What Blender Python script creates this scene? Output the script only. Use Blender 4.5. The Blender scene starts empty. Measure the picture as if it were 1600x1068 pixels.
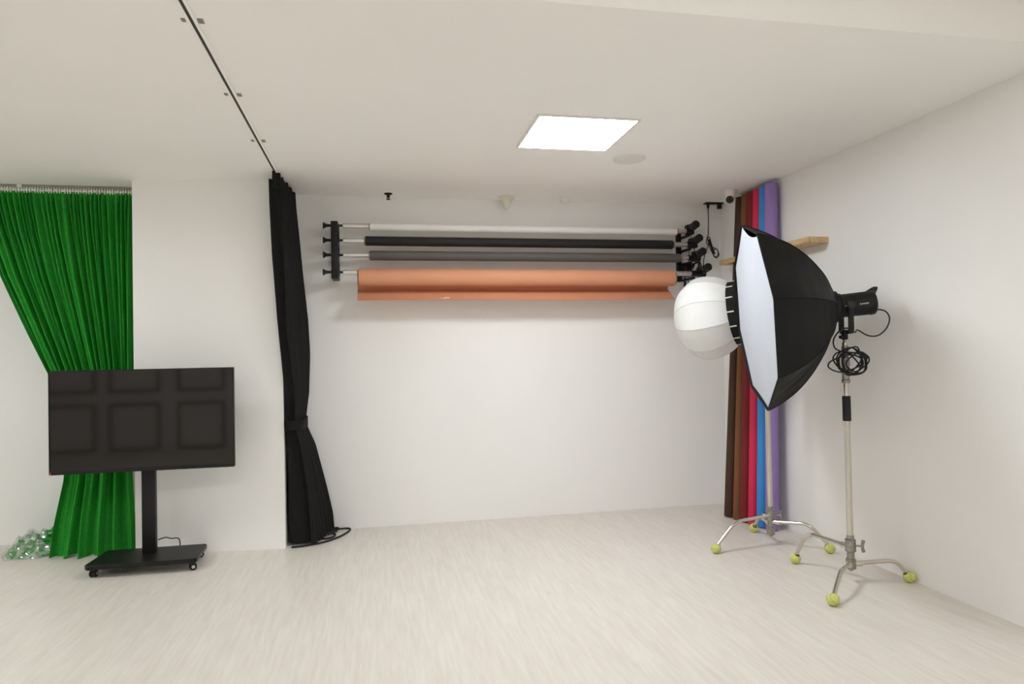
import bpy, bmesh, math, random
from mathutils import Vector, Matrix, Quaternion, noise
random.seed(7)
S = bpy.context.scene
COL = S.collection

# ---------------------------------------------------------------- camera, world, exposure
cam_data = bpy.data.cameras.new('camera')
cam = bpy.data.objects.new('camera', cam_data); COL.objects.link(cam)
cam_data.sensor_width = 36.0
cam_data.lens = 36.0 * 1067.0 / 1600.0
cam_data.clip_start = 0.02
# columns: camera right, camera up, camera back in world axes
cr = Vector((0.980638, -0.194839, -0.019693)); cd = Vector((0.195172, 0.980627, 0.016699))
cr.normalize(); cb = -(cd - cr * cd.dot(cr)).normalized(); cu = cb.cross(cr)
cam.matrix_world = Matrix(((cr.x, cu.x, cb.x, 0.0), (cr.y, cu.y, cb.y, 0.0), (cr.z, cu.z, cb.z, 1.39), (0, 0, 0, 1)))
S.camera = cam
w = bpy.data.worlds.new('world'); S.world = w; w.use_nodes = True
w.node_tree.nodes['Background'].inputs[0].default_value = (0.9, 0.95, 1, 1)
w.node_tree.nodes['Background'].inputs[1].default_value = 0.2
S.view_settings.view_transform = 'Standard'
S.view_settings.look = 'None'
S.view_settings.gamma = 1
S.view_settings.use_curve_mapping = False
S.view_settings.exposure = -0.08
PANEL_POWER = 37.0      # luminance of the bright ceiling LED panel in view
PANEL_POWER_NEAR = 23.0 # luminance of the dimmer panels on the near side
try:
    S.cycles.max_bounces = 16; S.cycles.diffuse_bounces = 10; S.cycles.transparent_max_bounces = 16
except Exception:
    pass

# ---------------------------------------------------------------- materials
def srgb(r, g, b):
    f = lambda c: (c / 255 / 12.92) if c / 255 <= 0.04045 else ((c / 255 + 0.055) / 1.055) ** 2.4
    return (f(r), f(g), f(b), 1)

def mat(name, col, rough=0.6, metal=0.0, var=0.0, scale=30.0, bump=0.0, bscale=200.0, stretch=None, spec=0.5, emit=None, trans=0.0):
    m = bpy.data.materials.new(name); m.use_nodes = True
    nt = m.node_tree; b = nt.nodes['Principled BSDF']
    b.inputs['Base Color'].default_value = col
    b.inputs['Roughness'].default_value = rough
    b.inputs['Metallic'].default_value = metal
    b.inputs['Specular IOR Level'].default_value = spec
    if trans: b.inputs['Transmission Weight'].default_value = trans
    if emit:
        b.inputs['Emission Color'].default_value = emit[0]; b.inputs['Emission Strength'].default_value = emit[1]
    tc = nt.nodes.new('ShaderNodeTexCoord'); mp = nt.nodes.new('ShaderNodeMapping')
    nt.links.new(tc.outputs['Object'], mp.inputs[0])
    if stretch: mp.inputs['Scale'].default_value = stretch
    if var > 0:
        n = nt.nodes.new('ShaderNodeTexNoise'); n.inputs['Scale'].default_value = scale; n.inputs['Detail'].default_value = 5
        nt.links.new(mp.outputs[0], n.inputs['Vector'])
        r = nt.nodes.new('ShaderNodeValToRGB')
        r.color_ramp.elements[0].position = 0.3; r.color_ramp.elements[1].position = 0.7
        r.color_ramp.elements[0].color = tuple(c * (1 - var) for c in col[:3]) + (1,)
        r.color_ramp.elements[1].color = tuple(min(1, c * (1 + var)) for c in col[:3]) + (1,)
        nt.links.new(n.outputs[0], r.inputs[0]); nt.links.new(r.outputs[0], b.inputs['Base Color'])
    if bump > 0:
        n2 = nt.nodes.new('ShaderNodeTexNoise'); n2.inputs['Scale'].default_value = bscale; n2.inputs['Detail'].default_value = 3
        nt.links.new(mp.outputs[0], n2.inputs['Vector'])
        bp = nt.nodes.new('ShaderNodeBump'); bp.inputs['Strength'].default_value = bump; bp.inputs['Distance'].default_value = 0.002
        nt.links.new(n2.outputs[0], bp.inputs['Height']); nt.links.new(bp.outputs[0], b.inputs['Normal'])
    return m

M = {}
M['wall'] = mat('wall_paint', (0.875, 0.865, 0.845, 1), 0.75, var=0.012, scale=1.2, bump=0.05, bscale=90, spec=0.3)
M['ceiling'] = mat('ceiling_paint', (0.93, 0.915, 0.885, 1), 0.8, var=0.01, scale=1.0, spec=0.25)
M['green'] = mat('green_cloth', (0.026, 0.285, 0.032, 1), 0.85, var=0.10, scale=40, bump=0.15, bscale=900, spec=0.15)
M['black_cloth'] = mat('black_cloth', (0.012, 0.0115, 0.0105, 1), 0.9, var=0.15, scale=25, bump=0.2, bscale=700, spec=0.2)
M['navy_cloth'] = mat('navy_cloth', (0.018, 0.024, 0.040, 1), 0.9, var=0.1)
M['soft_black'] = mat('softbox_nylon', (0.0085, 0.008, 0.0075, 1), 0.6, var=0.12, scale=14, bump=0.15, bscale=60, spec=0.2)
M['diffuser'] = mat('diffuser_cloth', (0.55, 0.58, 0.645, 1), 0.8, var=0.01, scale=9, bump=0.06, bscale=500, spec=0.2)
M['lantern'] = mat('lantern_cloth', (0.74, 0.735, 0.72, 1), 0.8, var=0.015, scale=12, bump=0.15, bscale=60, spec=0.2)
M['black_plastic'] = mat('black_plastic', (0.008, 0.0075, 0.0075, 1), 0.45, var=0.1, scale=20)
M['black_metal'] = mat('black_metal', (0.009, 0.008, 0.0078, 1), 0.45, var=0.08, scale=30, spec=0.3)
M['rubber'] = mat('black_rubber', (0.009, 0.009, 0.009, 1), 0.75, var=0.1, scale=50)
M['screen'] = mat('screen_glass', (0.010, 0.0085, 0.0075, 1), 0.055, var=0.03, scale=4, spec=0.5)
M['chrome'] = mat('nickel_steel', (0.66, 0.625, 0.56, 1), 0.19, metal=1.0, var=0.05, scale=12)
M['cast'] = mat('cast_steel', (0.36, 0.34, 0.31, 1), 0.38, metal=1.0, var=0.15, scale=60)
M['alu'] = mat('aluminium', (0.70, 0.68, 0.65, 1), 0.38, metal=1.0, var=0.04, scale=8, stretch=(1, 40, 40))
M['white_plastic'] = mat('white_plastic', (0.80, 0.78, 0.74, 1), 0.45, var=0.01)
M['cream_plastic'] = mat('cream_plastic', (0.70, 0.675, 0.575, 1), 0.5, var=0.03)
M['card'] = mat('cardboard', (0.30, 0.19, 0.11, 1), 0.8, var=0.1, scale=60)
M['pine'] = mat('pine_wood', (0.62, 0.44, 0.22, 1), 0.55, var=0.22, scale=9, stretch=(9, 0.8, 9), bump=0.1, bscale=40)
M['led'] = mat('led_panel', (1, 1, 1, 1), 0.5, emit=((0.92, 0.965, 1, 1), PANEL_POWER))
M['led_dim'] = mat('led_panel_dim', (1, 1, 1, 1), 0.5, emit=((0.92, 0.965, 1, 1), PANEL_POWER_NEAR))
M['led_left'] = mat('led_panel_left', (1, 1, 1, 1), 0.5, emit=((0.92, 0.965, 1, 1), 32.0))
M['tennis'] = mat('tennis_felt', (0.62, 0.64, 0.21, 1), 0.95, var=0.10, scale=90, bump=0.6, bscale=500, spec=0.1)
M['seam'] = mat('ball_seam', (0.30, 0.33, 0.12, 1), 0.8, var=0.05)
M['slit'] = mat('dark_slit', (0.015, 0.02, 0.008, 1), 0.9, var=0.05)
M['seam_cloth'] = mat('seam_cloth', (0.56, 0.55, 0.53, 1), 0.8, var=0.01)
M['letter'] = mat('pale_print', (0.62, 0.60, 0.56, 1), 0.6, var=0.02)
M['red_led'] = mat('red_light', (0.35, 0.04, 0.02, 1), 0.4, var=0.02)
M['frame_brown'] = mat('dark_moulding', (0.20, 0.14, 0.11, 1), 0.6, var=0.1)
M['tape_white'] = mat('torn_tape', (0.85, 0.70, 0.52, 1), 0.7, var=0.05)
M['dark_slot'] = mat('track_slot', (0.035, 0.028, 0.02, 1), 0.6, var=0.05)
M['grey_rail'] = mat('grey_rail', (0.28, 0.25, 0.21, 1), 0.5, var=0.04)
M['tick'] = mat('pale_strap', (0.62, 0.62, 0.50, 1), 0.7, var=0.05)
PAPER = {}
for k, c in {'white': (0.80, 0.785, 0.76), 'black': (0.014, 0.0125, 0.012), 'grey': (0.105, 0.097, 0.089), 'copper': (0.66, 0.30, 0.17),
             'dark_brown': (0.062, 0.030, 0.018), 'brown': (0.20, 0.075, 0.027), 'red': (0.20, 0.012, 0.016), 'pink': (0.66, 0.026, 0.095),
             'blue': (0.045, 0.27, 0.66), 'purple': (0.31, 0.20, 0.50)}.items():
    PAPER[k] = mat('paper_' + k, c + (1,), 0.62, var=0.025, scale=5, bump=0.04, bscale=300, spec=0.35)

def floor_material():
    m = bpy.data.materials.new('pale_vinyl'); m.use_nodes = True
    nt = m.node_tree; b = nt.nodes['Principled BSDF']; L = nt.links.new
    tc = nt.nodes.new('ShaderNodeTexCoord')
    def stretched(scale, sc, det):
        mp = nt.nodes.new('ShaderNodeMapping'); mp.inputs['Scale'].default_value = sc
        L(tc.outputs['Object'], mp.inputs[0])
        n = nt.nodes.new('ShaderNodeTexNoise'); n.inputs['Scale'].default_value = scale; n.inputs['Detail'].default_value = det
        L(mp.outputs[0], n.inputs['Vector']); return n
    a = stretched(1, (42, 3.2, 1), 4); c = stretched(1, (10, 1.4, 1), 3); e = stretched(1, (130, 10, 1), 2)
    mix = nt.nodes.new('ShaderNodeMath'); mix.operation = 'MULTIPLY_ADD'; mix.inputs[1].default_value = 0.55
    L(a.outputs[0], mix.inputs[0])
    m2 = nt.nodes.new('ShaderNodeMath'); m2.operation = 'MULTIPLY'; m2.inputs[1].default_value = 0.25; L(c.outputs[0], m2.inputs[0])
    L(m2.outputs[0], mix.inputs[2])
    m3 = nt.nodes.new('ShaderNodeMath'); m3.operation = 'MULTIPLY_ADD'; m3.inputs[1].default_value = 0.2
    L(e.outputs[0], m3.inputs[0]); L(mix.outputs[0], m3.inputs[2])
    r = nt.nodes.new('ShaderNodeValToRGB')
    r.color_ramp.elements[0].position = 0.36; r.color_ramp.elements[0].color = (0.665, 0.615, 0.555, 1)
    r.color_ramp.elements[1].position = 0.62; r.color_ramp.elements[1].color = (0.75, 0.705, 0.65, 1)
    L(m3.outputs[0], r.inputs[0]); L(r.outputs[0], b.inputs['Base Color'])
    b.inputs['Roughness'].default_value = 0.42; b.inputs['Specular IOR Level'].default_value = 0.35
    bp = nt.nodes.new('ShaderNodeBump'); bp.inputs['Strength'].default_value = 0.06; bp.inputs['Distance'].default_value = 0.002
    L(a.outputs[0], bp.inputs['Height']); L(bp.outputs[0], b.inputs['Normal'])
    return m
M['floor'] = floor_material()

def film_material():
    m = bpy.data.materials.new('clear_film'); m.use_nodes = True
    nt = m.node_tree; L = nt.links.new
    for n in list(nt.nodes):
        if n.type != 'OUTPUT_MATERIAL': nt.nodes.remove(n)
    out = [n for n in nt.nodes if n.type == 'OUTPUT_MATERIAL'][0]
    t = nt.nodes.new('ShaderNodeBsdfTransparent'); t.inputs[0].default_value = (0.93, 0.94, 0.93, 1)
    g = nt.nodes.new('ShaderNodeBsdfGlossy'); g.inputs[0].default_value = (0.95, 0.95, 0.94, 1); g.inputs[1].default_value = 0.12
    d = nt.nodes.new('ShaderNodeBsdfDiffuse'); d.inputs[0].default_value = (0.75, 0.76, 0.74, 1)
    m1 = nt.nodes.new('ShaderNodeMixShader'); m1.inputs[0].default_value = 0.45
    L(g.outputs[0], m1.inputs[1]); L(d.outputs[0], m1.inputs[2])
    tc = nt.nodes.new('ShaderNodeTexCoord'); n = nt.nodes.new('ShaderNodeTexNoise'); n.inputs['Scale'].default_value = 28
    L(tc.outputs['Object'], n.inputs['Vector'])
    r = nt.nodes.new('ShaderNodeValToRGB'); r.color_ramp.elements[0].position = 0.42; r.color_ramp.elements[1].position = 0.66
    r.color_ramp.elements[0].color = (0.16, 0.16, 0.16, 1); r.color_ramp.elements[1].color = (0.62, 0.62, 0.62, 1)
    L(n.outputs[0], r.inputs[0])
    m2 = nt.nodes.new('ShaderNodeMixShader'); L(r.outputs[0], m2.inputs[0]); L(t.outputs[0], m2.inputs[1]); L(m1.outputs[0], m2.inputs[2])
    L(m2.outputs[0], out.inputs['Surface'])
    return m
M['film'] = film_material()

# ---------------------------------------------------------------- helpers
def root_loc(o):
    v = Vector((0, 0, 0))
    while o is not None:
        v += o.location; o = o.parent
    return v

def obj(name, bm, m, parent=None, smooth=True, angle=35):
    """link a bmesh (built in world coordinates) as ONE mesh object, a child of parent when given"""
    me = bpy.data.meshes.new(name)
    off = root_loc(parent) if parent else Vector((0, 0, 0))
    if parent: bmesh.ops.translate(bm, verts=bm.verts, vec=-off)
    bmesh.ops.recalc_face_normals(bm, faces=bm.faces)
    if smooth:
        lim = math.radians(angle)
        for f in bm.faces: f.smooth = True
        for e in bm.edges:
            if len(e.link_faces) == 2 and e.calc_face_angle(0) > lim: e.smooth = False
    bm.to_mesh(me); bm.free()
    me.materials.append(m)
    o = bpy.data.objects.new(name, me); COL.objects.link(o)
    if parent: o.parent = parent
    return o

def tag(o, label, cat, group=None, kind=None):
    o['label'] = label; o['category'] = cat
    if group: o['group'] = group
    if kind: o['kind'] = kind
    return o

def thing(name, label, cat, loc, group=None):
    o = bpy.data.objects.new(name, None); COL.objects.link(o)
    o.location = loc; o.empty_display_size = 0.1
    return tag(o, label, cat, group)

def struct(name, bm, m, label=None, smooth=False):
    o = obj(name, bm, m, None, smooth); o['kind'] = 'structure'
    if label: o['label'] = label
    return o

def B(): return bmesh.new()

def box(bm, lo, hi, bevel=0.0, seg=2, rot=None, pivot=None):
    lo = Vector(lo); hi = Vector(hi)
    r = bmesh.ops.create_cube(bm, size=1.0); vs = r['verts']
    c = (lo + hi) / 2; s = hi - lo
    for v in vs: v.co = Vector((v.co.x * s.x, v.co.y * s.y, v.co.z * s.z)) + c
    if bevel > 0:
        es = list({e for v in vs for e in v.link_edges})
        rr = bmesh.ops.bevel(bm, geom=es, offset=bevel, segments=seg, affect='EDGES', profile=0.5)
        vs = list({v for f in rr['faces'] for v in f.verts} | {v for v in vs if v.is_valid})
    if rot is not None:
        p = Vector(pivot) if pivot else c
        for v in vs: v.co = rot @ (v.co - p) + p
    return vs

def frame_of(ax):
    ax = Vector(ax).normalized()
    u = ax.cross(Vector((0, 0, 1)))
    if u.length < 1e-4: u = Vector((1, 0, 0))
    u.normalize(); return ax, u, u.cross(ax)

def lathe(bm, o, ax, prof, n=24, cap=True):
    """prof: list of (distance along axis, radius)"""
    o = Vector(o); ax, u, v = frame_of(ax)
    rings = []
    for s, r in prof:
        rings.append([bm.verts.new(o + ax * s + (u * math.cos(2 * math.pi * k / n) + v * math.sin(2 * math.pi * k / n)) * max(r, 1e-5)) for k in range(n)])
    for a, b in zip(rings, rings[1:]):
        for k in range(n):
            bm.faces.new((a[k], a[(k + 1) % n], b[(k + 1) % n], b[k]))
    if cap:
        bm.faces.new(rings[0][::-1]); bm.faces.new(rings[-1])
    return rings

def cyl(bm, p0, p1, r, r1=None, n=20):
    p0 = Vector(p0); p1 = Vector(p1); d = p1 - p0
    lathe(bm, p0, d, [(0, r), (d.length, r if r1 is None else r1)], n)

def smooth_path(pts, sub=8, closed=False):
    P = [Vector(p) for p in pts]; out = []; n = len(P)
    rng = range(n if closed else n - 1)
    for i in rng:
        if closed: a, b, c, d = P[(i - 1) % n], P[i], P[(i + 1) % n], P[(i + 2) % n]
        else: a, b, c, d = P[max(i - 1, 0)], P[i], P[i + 1], P[min(i + 2, n - 1)]
        for k in range(sub):
            t = k / sub
            out.append(0.5 * ((2 * b) + (c - a) * t + (2 * a - 5 * b + 4 * c - d) * t * t + (3 * b - a - 3 * c + d) * t ** 3))
    if not closed: out.append(P[-1])
    return out

def tube(bm, pts, r, n=8, closed=False):
    P = [Vector(p) for p in pts]; m = len(P); rings = []
    t0 = (P[1] - P[0]).normalized(); u = frame_of(t0)[1]
    for i in range(m):
        if closed: t = (P[(i + 1) % m] - P[(i - 1) % m])
        else: t = P[min(i + 1, m - 1)] - P[max(i - 1, 0)]
        t.normalize(); u = (u - t * u.dot(t))
        if u.length < 1e-6: u = frame_of(t)[1]
        u.normalize(); v = t.cross(u)
        rr = r(i / (m - 1)) if callable(r) else r
        rings.append([bm.verts.new(P[i] + (u * math.cos(2 * math.pi * k / n) + v * math.sin(2 * math.pi * k / n)) * rr) for k in range(n)])
    for i in range(m if closed else m - 1):
        a, b = rings[i], rings[(i + 1) % m]
        for k in range(n): bm.faces.new((a[k], a[(k + 1) % n], b[(k + 1) % n], b[k]))
    if not closed:
        bm.faces.new(rings[0][::-1]); bm.faces.new(rings[-1])

def sheet(bm, fn, nu, nv, thick=0.0):
    g = [[bm.verts.new(fn(i / nu, j / nv)) for i in range(nu + 1)] for j in range(nv + 1)]
    fs = []
    for j in range(nv):
        for i in range(nu):
            fs.append(bm.faces.new((g[j][i], g[j][i + 1], g[j + 1][i + 1], g[j + 1][i])))
    if thick:
        bmesh.ops.recalc_face_normals(bm, faces=bm.faces)
        bmesh.ops.solidify(bm, geom=fs, thickness=thick)
    return g

def lerp(a, b, t): return a + (b - a) * t

def table(keys, x):
    """piecewise smooth interpolation of rows (x, v1, v2 ...)"""
    if x <= keys[0][0]: return keys[0][1:]
    for a, b in zip(keys, keys[1:]):
        if x <= b[0]:
            t = (x - a[0]) / (b[0] - a[0])
            return tuple(lerp(p, q, t) for p, q in zip(a[1:], b[1:]))
    return keys[-1][1:]

# ---------------------------------------------------------------- room shell
H = 2.70; XR = 3.09; YB = 5.70; XL = -5.6; YN = -1.6; YS = 2.45; HN = 2.96; T = 0.12
bm = B(); box(bm, (XL - T, YN - T, -T), (XR + T, 6.05 + T, 0)); struct('floor', bm, M['floor'], 'pale beige streaked vinyl floor')
bm = B(); box(bm, (XL - T, YS, H), (XR + T, 6.05 + T, H + 0.4)); struct('ceiling', bm, M['ceiling'], 'off-white painted ceiling')
bm = B(); box(bm, (XL - T, YN - T, HN), (XR + T, YS, HN + 0.14)); struct('ceiling_upper', bm, M['ceiling'], 'raised strip of ceiling along the near side')
bm = B(); box(bm, (-0.80, YB, 0), (XR + T, YB + T, H)); struct('wall_back', bm, M['wall'], 'white back wall behind the backdrop rolls')
bm = B(); box(bm, (XR, YN - T, 0), (XR + T, YB, HN)); struct('wall_right', bm, M['wall'], 'white right wall')
bm = B(); box(bm, (XL - T, YN - T, 0), (XL, 6.05, HN)); struct('wall_left', bm, M['wall'])
bm = B(); box(bm, (XL - T, 5.91, 0), (-1.60, 5.91 + T, H)); struct('wall_recess', bm, M['wall'], 'white recessed wall behind the green curtain')
bm = B(); box(bm, (XL - T, YN - T, 0), (XR + T, YN, HN)); struct('wall_near', bm, M['wall'])
# pillar wall: a solid block between recess and back wall, its face a little skewed
bm = B()
pl = [(-1.722, 5.38), (-0.672, 5.24), (-0.672, 5.82), (-1.722, 5.91)]
lo = [bm.verts.new((x, y, 0)) for x, y in pl]; hi = [bm.verts.new((x, y, H)) for x, y in pl]
bm.faces.new(lo[::-1]); bm.faces.new(hi)
for k in range(4): bm.faces.new((lo[k], lo[(k + 1) % 4], hi[(k + 1) % 4], hi[k]))
struct('wall_pillar', bm, M['wall'], 'white wall section between the green and black curtains')
# panelled moulding on the wall behind the viewer, mirrored in the television screen
tn = 0
for cx0, cx1 in ((-4.95, -4.22), (-4.05, -3.31), (-3.07, -2.36), (-2.14, -1.44)):
    for z0, z1 in ((0.0, 0.74), (0.90, 1.64)):
        tn += 1
        bm = B(); t = 0.05
        box(bm, (cx0, YN, z0), (cx1, YN + 0.02, z0 + t), 0.004); box(bm, (cx0, YN, z1 - t), (cx1, YN + 0.02, z1), 0.004)
        box(bm, (cx0, YN, z0 + t), (cx0 + t, YN + 0.02, z1 - t), 0.004); box(bm, (cx1 - t, YN, z0 + t), (cx1, YN + 0.02, z1 - t), 0.004)
        struct('trim_%d' % tn, bm, M['frame_brown'])

# ---------------------------------------------------------------- ceiling fittings
def led_panel(cx, cy, z, label, lm='led'):
    t = thing('ceiling_light', label, 'light', (cx, cy, z), 'square ceiling light panels')
    h = 0.30; f = 0.014
    bm = B()
    box(bm, (cx - h, cy - h, z - 0.010), (cx + h, cy - h + f, z)); box(bm, (cx - h, cy + h - f, z - 0.010), (cx + h, cy + h, z))
    box(bm, (cx - h, cy - h + f, z - 0.010), (cx - h + f, cy + h - f, z)); box(bm, (cx + h - f, cy - h + f, z - 0.010), (cx + h, cy + h - f, z))
    obj('frame', bm, M['white_plastic'], t, False)
    bm = B(); g = h - f
    box(bm, (cx - g, cy - g, z - 0.006), (cx + g, cy + g, z - 0.001)); obj('diffuser', bm, M[lm], t, False)
    return t
led_panel(1.19, 3.915, H, 'bright square white light panel set in the ceiling above the rolls')
led_panel(-3.2, 3.6, H, 'square light panel in the ceiling far to the left of the television', 'led_left')
for x in (-3.0, -0.9, 1.2):
    led_panel(x, 0.7, HN, 'square light panel in the raised ceiling on the near side, %s' % {-3.0: 'at the left', -0.9: 'in the middle', 1.2: 'at the right'}[x], 'led_dim')

t = thing('ceiling_vent', 'round white flat disc on the ceiling right beside the light panel', 'vent', (1.71, 4.38, H))
bm = B(); lathe(bm, (1.71, 4.38, H), (0, 0, -1), [(0, 0.112), (0.006, 0.112), (0.010, 0.104), (0.010, 0.098)], 40); obj('rim', bm, M['white_plastic'], t)
bm = B(); lathe(bm, (1.71, 4.38, H - 0.010), (0, 0, -1), [(0, 0.097), (0.004, 0.095), (0.007, 0.07), (0.008, 0.01)], 40); obj('grille', bm, M['white_plastic'], t)

t = thing('fire_sprinkler', 'small black sprinkler head hanging from the ceiling left of the cone fitting', 'sprinkler', (0.115, 5.58, H))
bm = B(); lathe(bm, (0.115, 5.58, H), (0, 0, -1), [(0, 0.034), (0.004, 0.034), (0.010, 0.024), (0.012, 0.012)], 24); obj('flange', bm, M['black_metal'], t)
bm = B(); lathe(bm, (0.115, 5.58, H - 0.012), (0, 0, -1), [(0, 0.012), (0.018, 0.012), (0.020, 0.006), (0.034, 0.006)], 16)
for s in (-1, 1): box(bm, (0.115 + s * 0.012 - 0.002, 5.577, H - 0.046), (0.115 + s * 0.012 + 0.002, 5.583, H - 0.026))
obj('body', bm, M['black_metal'], t)
bm = B(); lathe(bm, (0.115, 5.58, H - 0.046), (0, 0, -1), [(0, 0.017), (0.003, 0.018)], 16); obj('deflector', bm, M['black_metal'], t)

t = thing('ceiling_fixture', 'beige cone shaped fitting hanging point down from the ceiling near the back wall', 'fixture', (1.092, 5.60, H))
bm = B(); lathe(bm, (1.092, 5.60, H), (0, 0, -1), [(0, 0.072), (0.006, 0.074), (0.012, 0.070), (0.020, 0.058)], 32); obj('flange', bm, M['cream_plastic'], t)
bm = B(); lathe(bm, (1.092, 5.60, H - 0.020), (0, 0, -1), [(0, 0.058), (0.010, 0.045), (0.026, 0.036), (0.050, 0.028), (0.070, 0.021), (0.082, 0.013), (0.085, 0.004)], 32); obj('cone', bm, M['cream_plastic'], t)

t = thing('smoke_detector', 'small white detector on the ceiling right of the beige cone', 'detector', (1.605, 5.60, H))
bm = B(); lathe(bm, (1.605, 5.60, H), (0, 0, -1), [(0, 0.046), (0.008, 0.046), (0.012, 0.036)], 32); obj('base', bm, M['white_plastic'], t)
bm = B(); lathe(bm, (1.605, 5.60, H - 0.012), (0, 0, -1), [(0, 0.036), (0.018, 0.030), (0.028, 0.018), (0.030, 0.004)], 32); obj('sensor_cap', bm, M['white_plastic'], t)

# security camera
cc = Vector((2.895, 5.16, H))
t = thing('security_camera', 'white security camera with black lens ball in the corner of the ceiling', 'camera', cc)
bm = B(); lathe(bm, cc, (0, 0, -1), [(0, 0.052), (0.012, 0.052), (0.018, 0.046), (0.060, 0.043), (0.072, 0.032)], 28); obj('mount', bm, M['white_plastic'], t)
aim = (Vector((0.2, 1.0, 1.2)) - cc).normalized(); ec = cc + Vector((-0.016, -0.012, -0.076))
bm = B(); lathe(bm, ec - aim * 0.034, aim, [(0.0, 0.008), (0.006, 0.022), (0.018, 0.033), (0.034, 0.038), (0.048, 0.036), (0.056, 0.031)], 24); obj('eyeball', bm, M['white_plastic'], t)
bm = B(); lathe(bm, ec + aim * 0.0215, aim, [(0, 0.031), (0.010, 0.029), (0.014, 0.018), (0.012, 0.012), (0.016, 0.008), (0.018, 0.001)], 24); obj('lens', bm, M['black_plastic'], t)

# black mounting plate with cable in the corner
t = thing('ceiling_plate', 'black plate with small black box on the ceiling above the coiled cable', 'bracket', (2.985, 5.60, H))
bm = B(); box(bm, (2.895, 5.585, H - 0.012), (3.065, 5.645, H), 0.003); obj('plate', bm, M['black_metal'], t)
bm = B(); box(bm, (3.015, 5.59, H - 0.055), (3.050, 5.625, H - 0.012), 0.004); obj('socket_box', bm, M['black_plastic'], t)
bm = B(); lathe(bm, (2.925, 5.612, H - 0.012), (0, 0, -1), [(0, 0.014), (0.016, 0.013), (0.045, 0.006)], 14); obj('strain_relief', bm, M['rubber'], t)
bm = B()
tube(bm, smooth_path([(2.925, 5.612, H - 0.055), (2.926, 5.612, 2.55), (2.920, 5.61, 2.44), (2.915, 5.61, 2.40), (2.900, 5.60, 2.375), (2.895, 5.60, 2.34), (2.915, 5.60, 2.32),
     (2.935, 5.61, 2.345), (2.935, 5.61, 2.38), (2.915, 5.60, 2.39), (2.910, 5.60, 2.355), (2.940, 5.61, 2.28), (2.975, 5.61, 2.22), (3.005, 5.61, 2.225), (3.010, 5.61, 2.262),
     (2.985, 5.60, 2.285), (2.955, 5.60, 2.262), (2.962, 5.60, 2.222), (2.990, 5.60, 2.205), (3.018, 5.61, 2.235), (3.000, 5.61, 2.282), (2.955, 5.60, 2.30), (2.925, 5.60, 2.33),
     (2.900, 5.61, 2.28), (2.882, 5.63, 2.20), (2.876, 5.64, 2.10), (2.870, 5.65, 2.00), (2.868, 5.66, 1.80)], 6), 0.0042, 6)
tube(bm, smooth_path([(2.918, 5.59, 2.37), (2.930, 5.592, 2.33), (2.948, 5.592, 2.28), (2.962, 5.59, 2.235)], 5), 0.011, 6)
tag(obj('hanging_cable', bm, M['rubber']), 'thin black cable with a looped bundle hanging from the ceiling plate', 'cable')

# dark track on the ceiling
t = thing('curtain_track', 'slim ceiling track with dark slot leading to the black curtain', 'track', (-0.675, 4.0, H))
bm = B()
for s in (-1, 1): box(bm, (-0.675 + s * 0.013 - 0.006, YS + 0.01, H - 0.012), (-0.675 + s * 0.013 + 0.006, 5.68, H))
obj('rail', bm, M['ceiling'], t, False)
bm = B(); box(bm, (-0.6815, YS + 0.01, H - 0.009), (-0.6685, 5.68, H - 0.001)); obj('slot', bm, M['dark_slot'], t, False)
for y in (2.80, 3.56, 4.30):
    bm = B(); box(bm, (-0.716, y - 0.011, H - 0.006), (-0.694, y + 0.011, H), 0.002)
    lathe(bm, (-0.706, y, H - 0.006), (0, 0, -1), [(0, 0.005), (0.003, 0.004)], 10); obj('clip', bm, M['grey_rail'], t)
    bm = B(); box(bm, (-0.656, y - 0.016, H - 0.006), (-0.634, y + 0.016, H), 0.002)
    lathe(bm, (-0.644, y, H - 0.006), (0, 0, -1), [(0, 0.005), (0.003, 0.004)], 10)
    obj('clip', bm, M['grey_rail'], t)

# ---------------------------------------------------------------- black curtain
t = thing('black_curtain', 'long black curtain tied in the middle, hanging beside the white wall section', 'curtain', (-0.56, 5.4, 0))
# z : front y, back y, left x at front, left x at back, right x at front, right x at back
BK = [(0.02, 5.27, 5.66, -0.650, -0.60, -0.455, -0.335), (0.15, 5.26, 5.66, -0.650, -0.61, -0.47, -0.345), (0.45, 5.25, 5.62, -0.652, -0.62, -0.50, -0.410),
      (0.72, 5.24, 5.57, -0.653, -0.62, -0.545, -0.468), (0.86, 5.235, 5.53, -0.655, -0.625, -0.575, -0.525), (0.91, 5.23, 5.52, -0.655, -0.625, -0.580, -0.535),
      (0.97, 5.22, 5.53, -0.656, -0.62, -0.575, -0.528), (1.12, 5.20, 5.55, -0.664, -0.615, -0.565, -0.506), (1.40, 5.17, 5.56, -0.683, -0.615, -0.575, -0.500), (1.68, 5.14, 5.56, -0.704, -0.62, -0.595, -0.510),
      (2.15, 5.08, 5.56, -0.728, -0.63, -0.615, -0.555), (2.50, 5.04, 5.58, -0.735, -0.64, -0.63, -0.585), (2.665, 5.03, 5.60, -0.735, -0.65, -0.64, -0.60)]
NF = 7
def black_fn(off=0.0):
    def fn(u, v):
        z = lerp(0.02, 2.665, v)
        y0, y1, l0, l1, r0, r1 = table(BK, z)
        ph = u * NF * 2 * math.pi + 0.5 + 0.35 * math.sin(3.1 * z + 5 * u)
        s = math.sin(ph); s = math.copysign(abs(s) ** 0.75, s)
        L = lerp(l0, l1, u); R = lerp(r0, r1, u)
        amp = 0.5 * (R - L)
        x = 0.5 * (L + R) + amp * s
        y = lerp(y0, y1, u) - 0.018 * math.cos(ph) + 0.006 * noise.noise(Vector((u * 9, z * 2.2, 1)))
        x += 0.008 * noise.noise(Vector((u * 12, z * 2.0, 5))) * (1 if 0.1 < z < 2.5 else 0.3)
        return Vector((x, y, z + off))
    return fn
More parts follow.
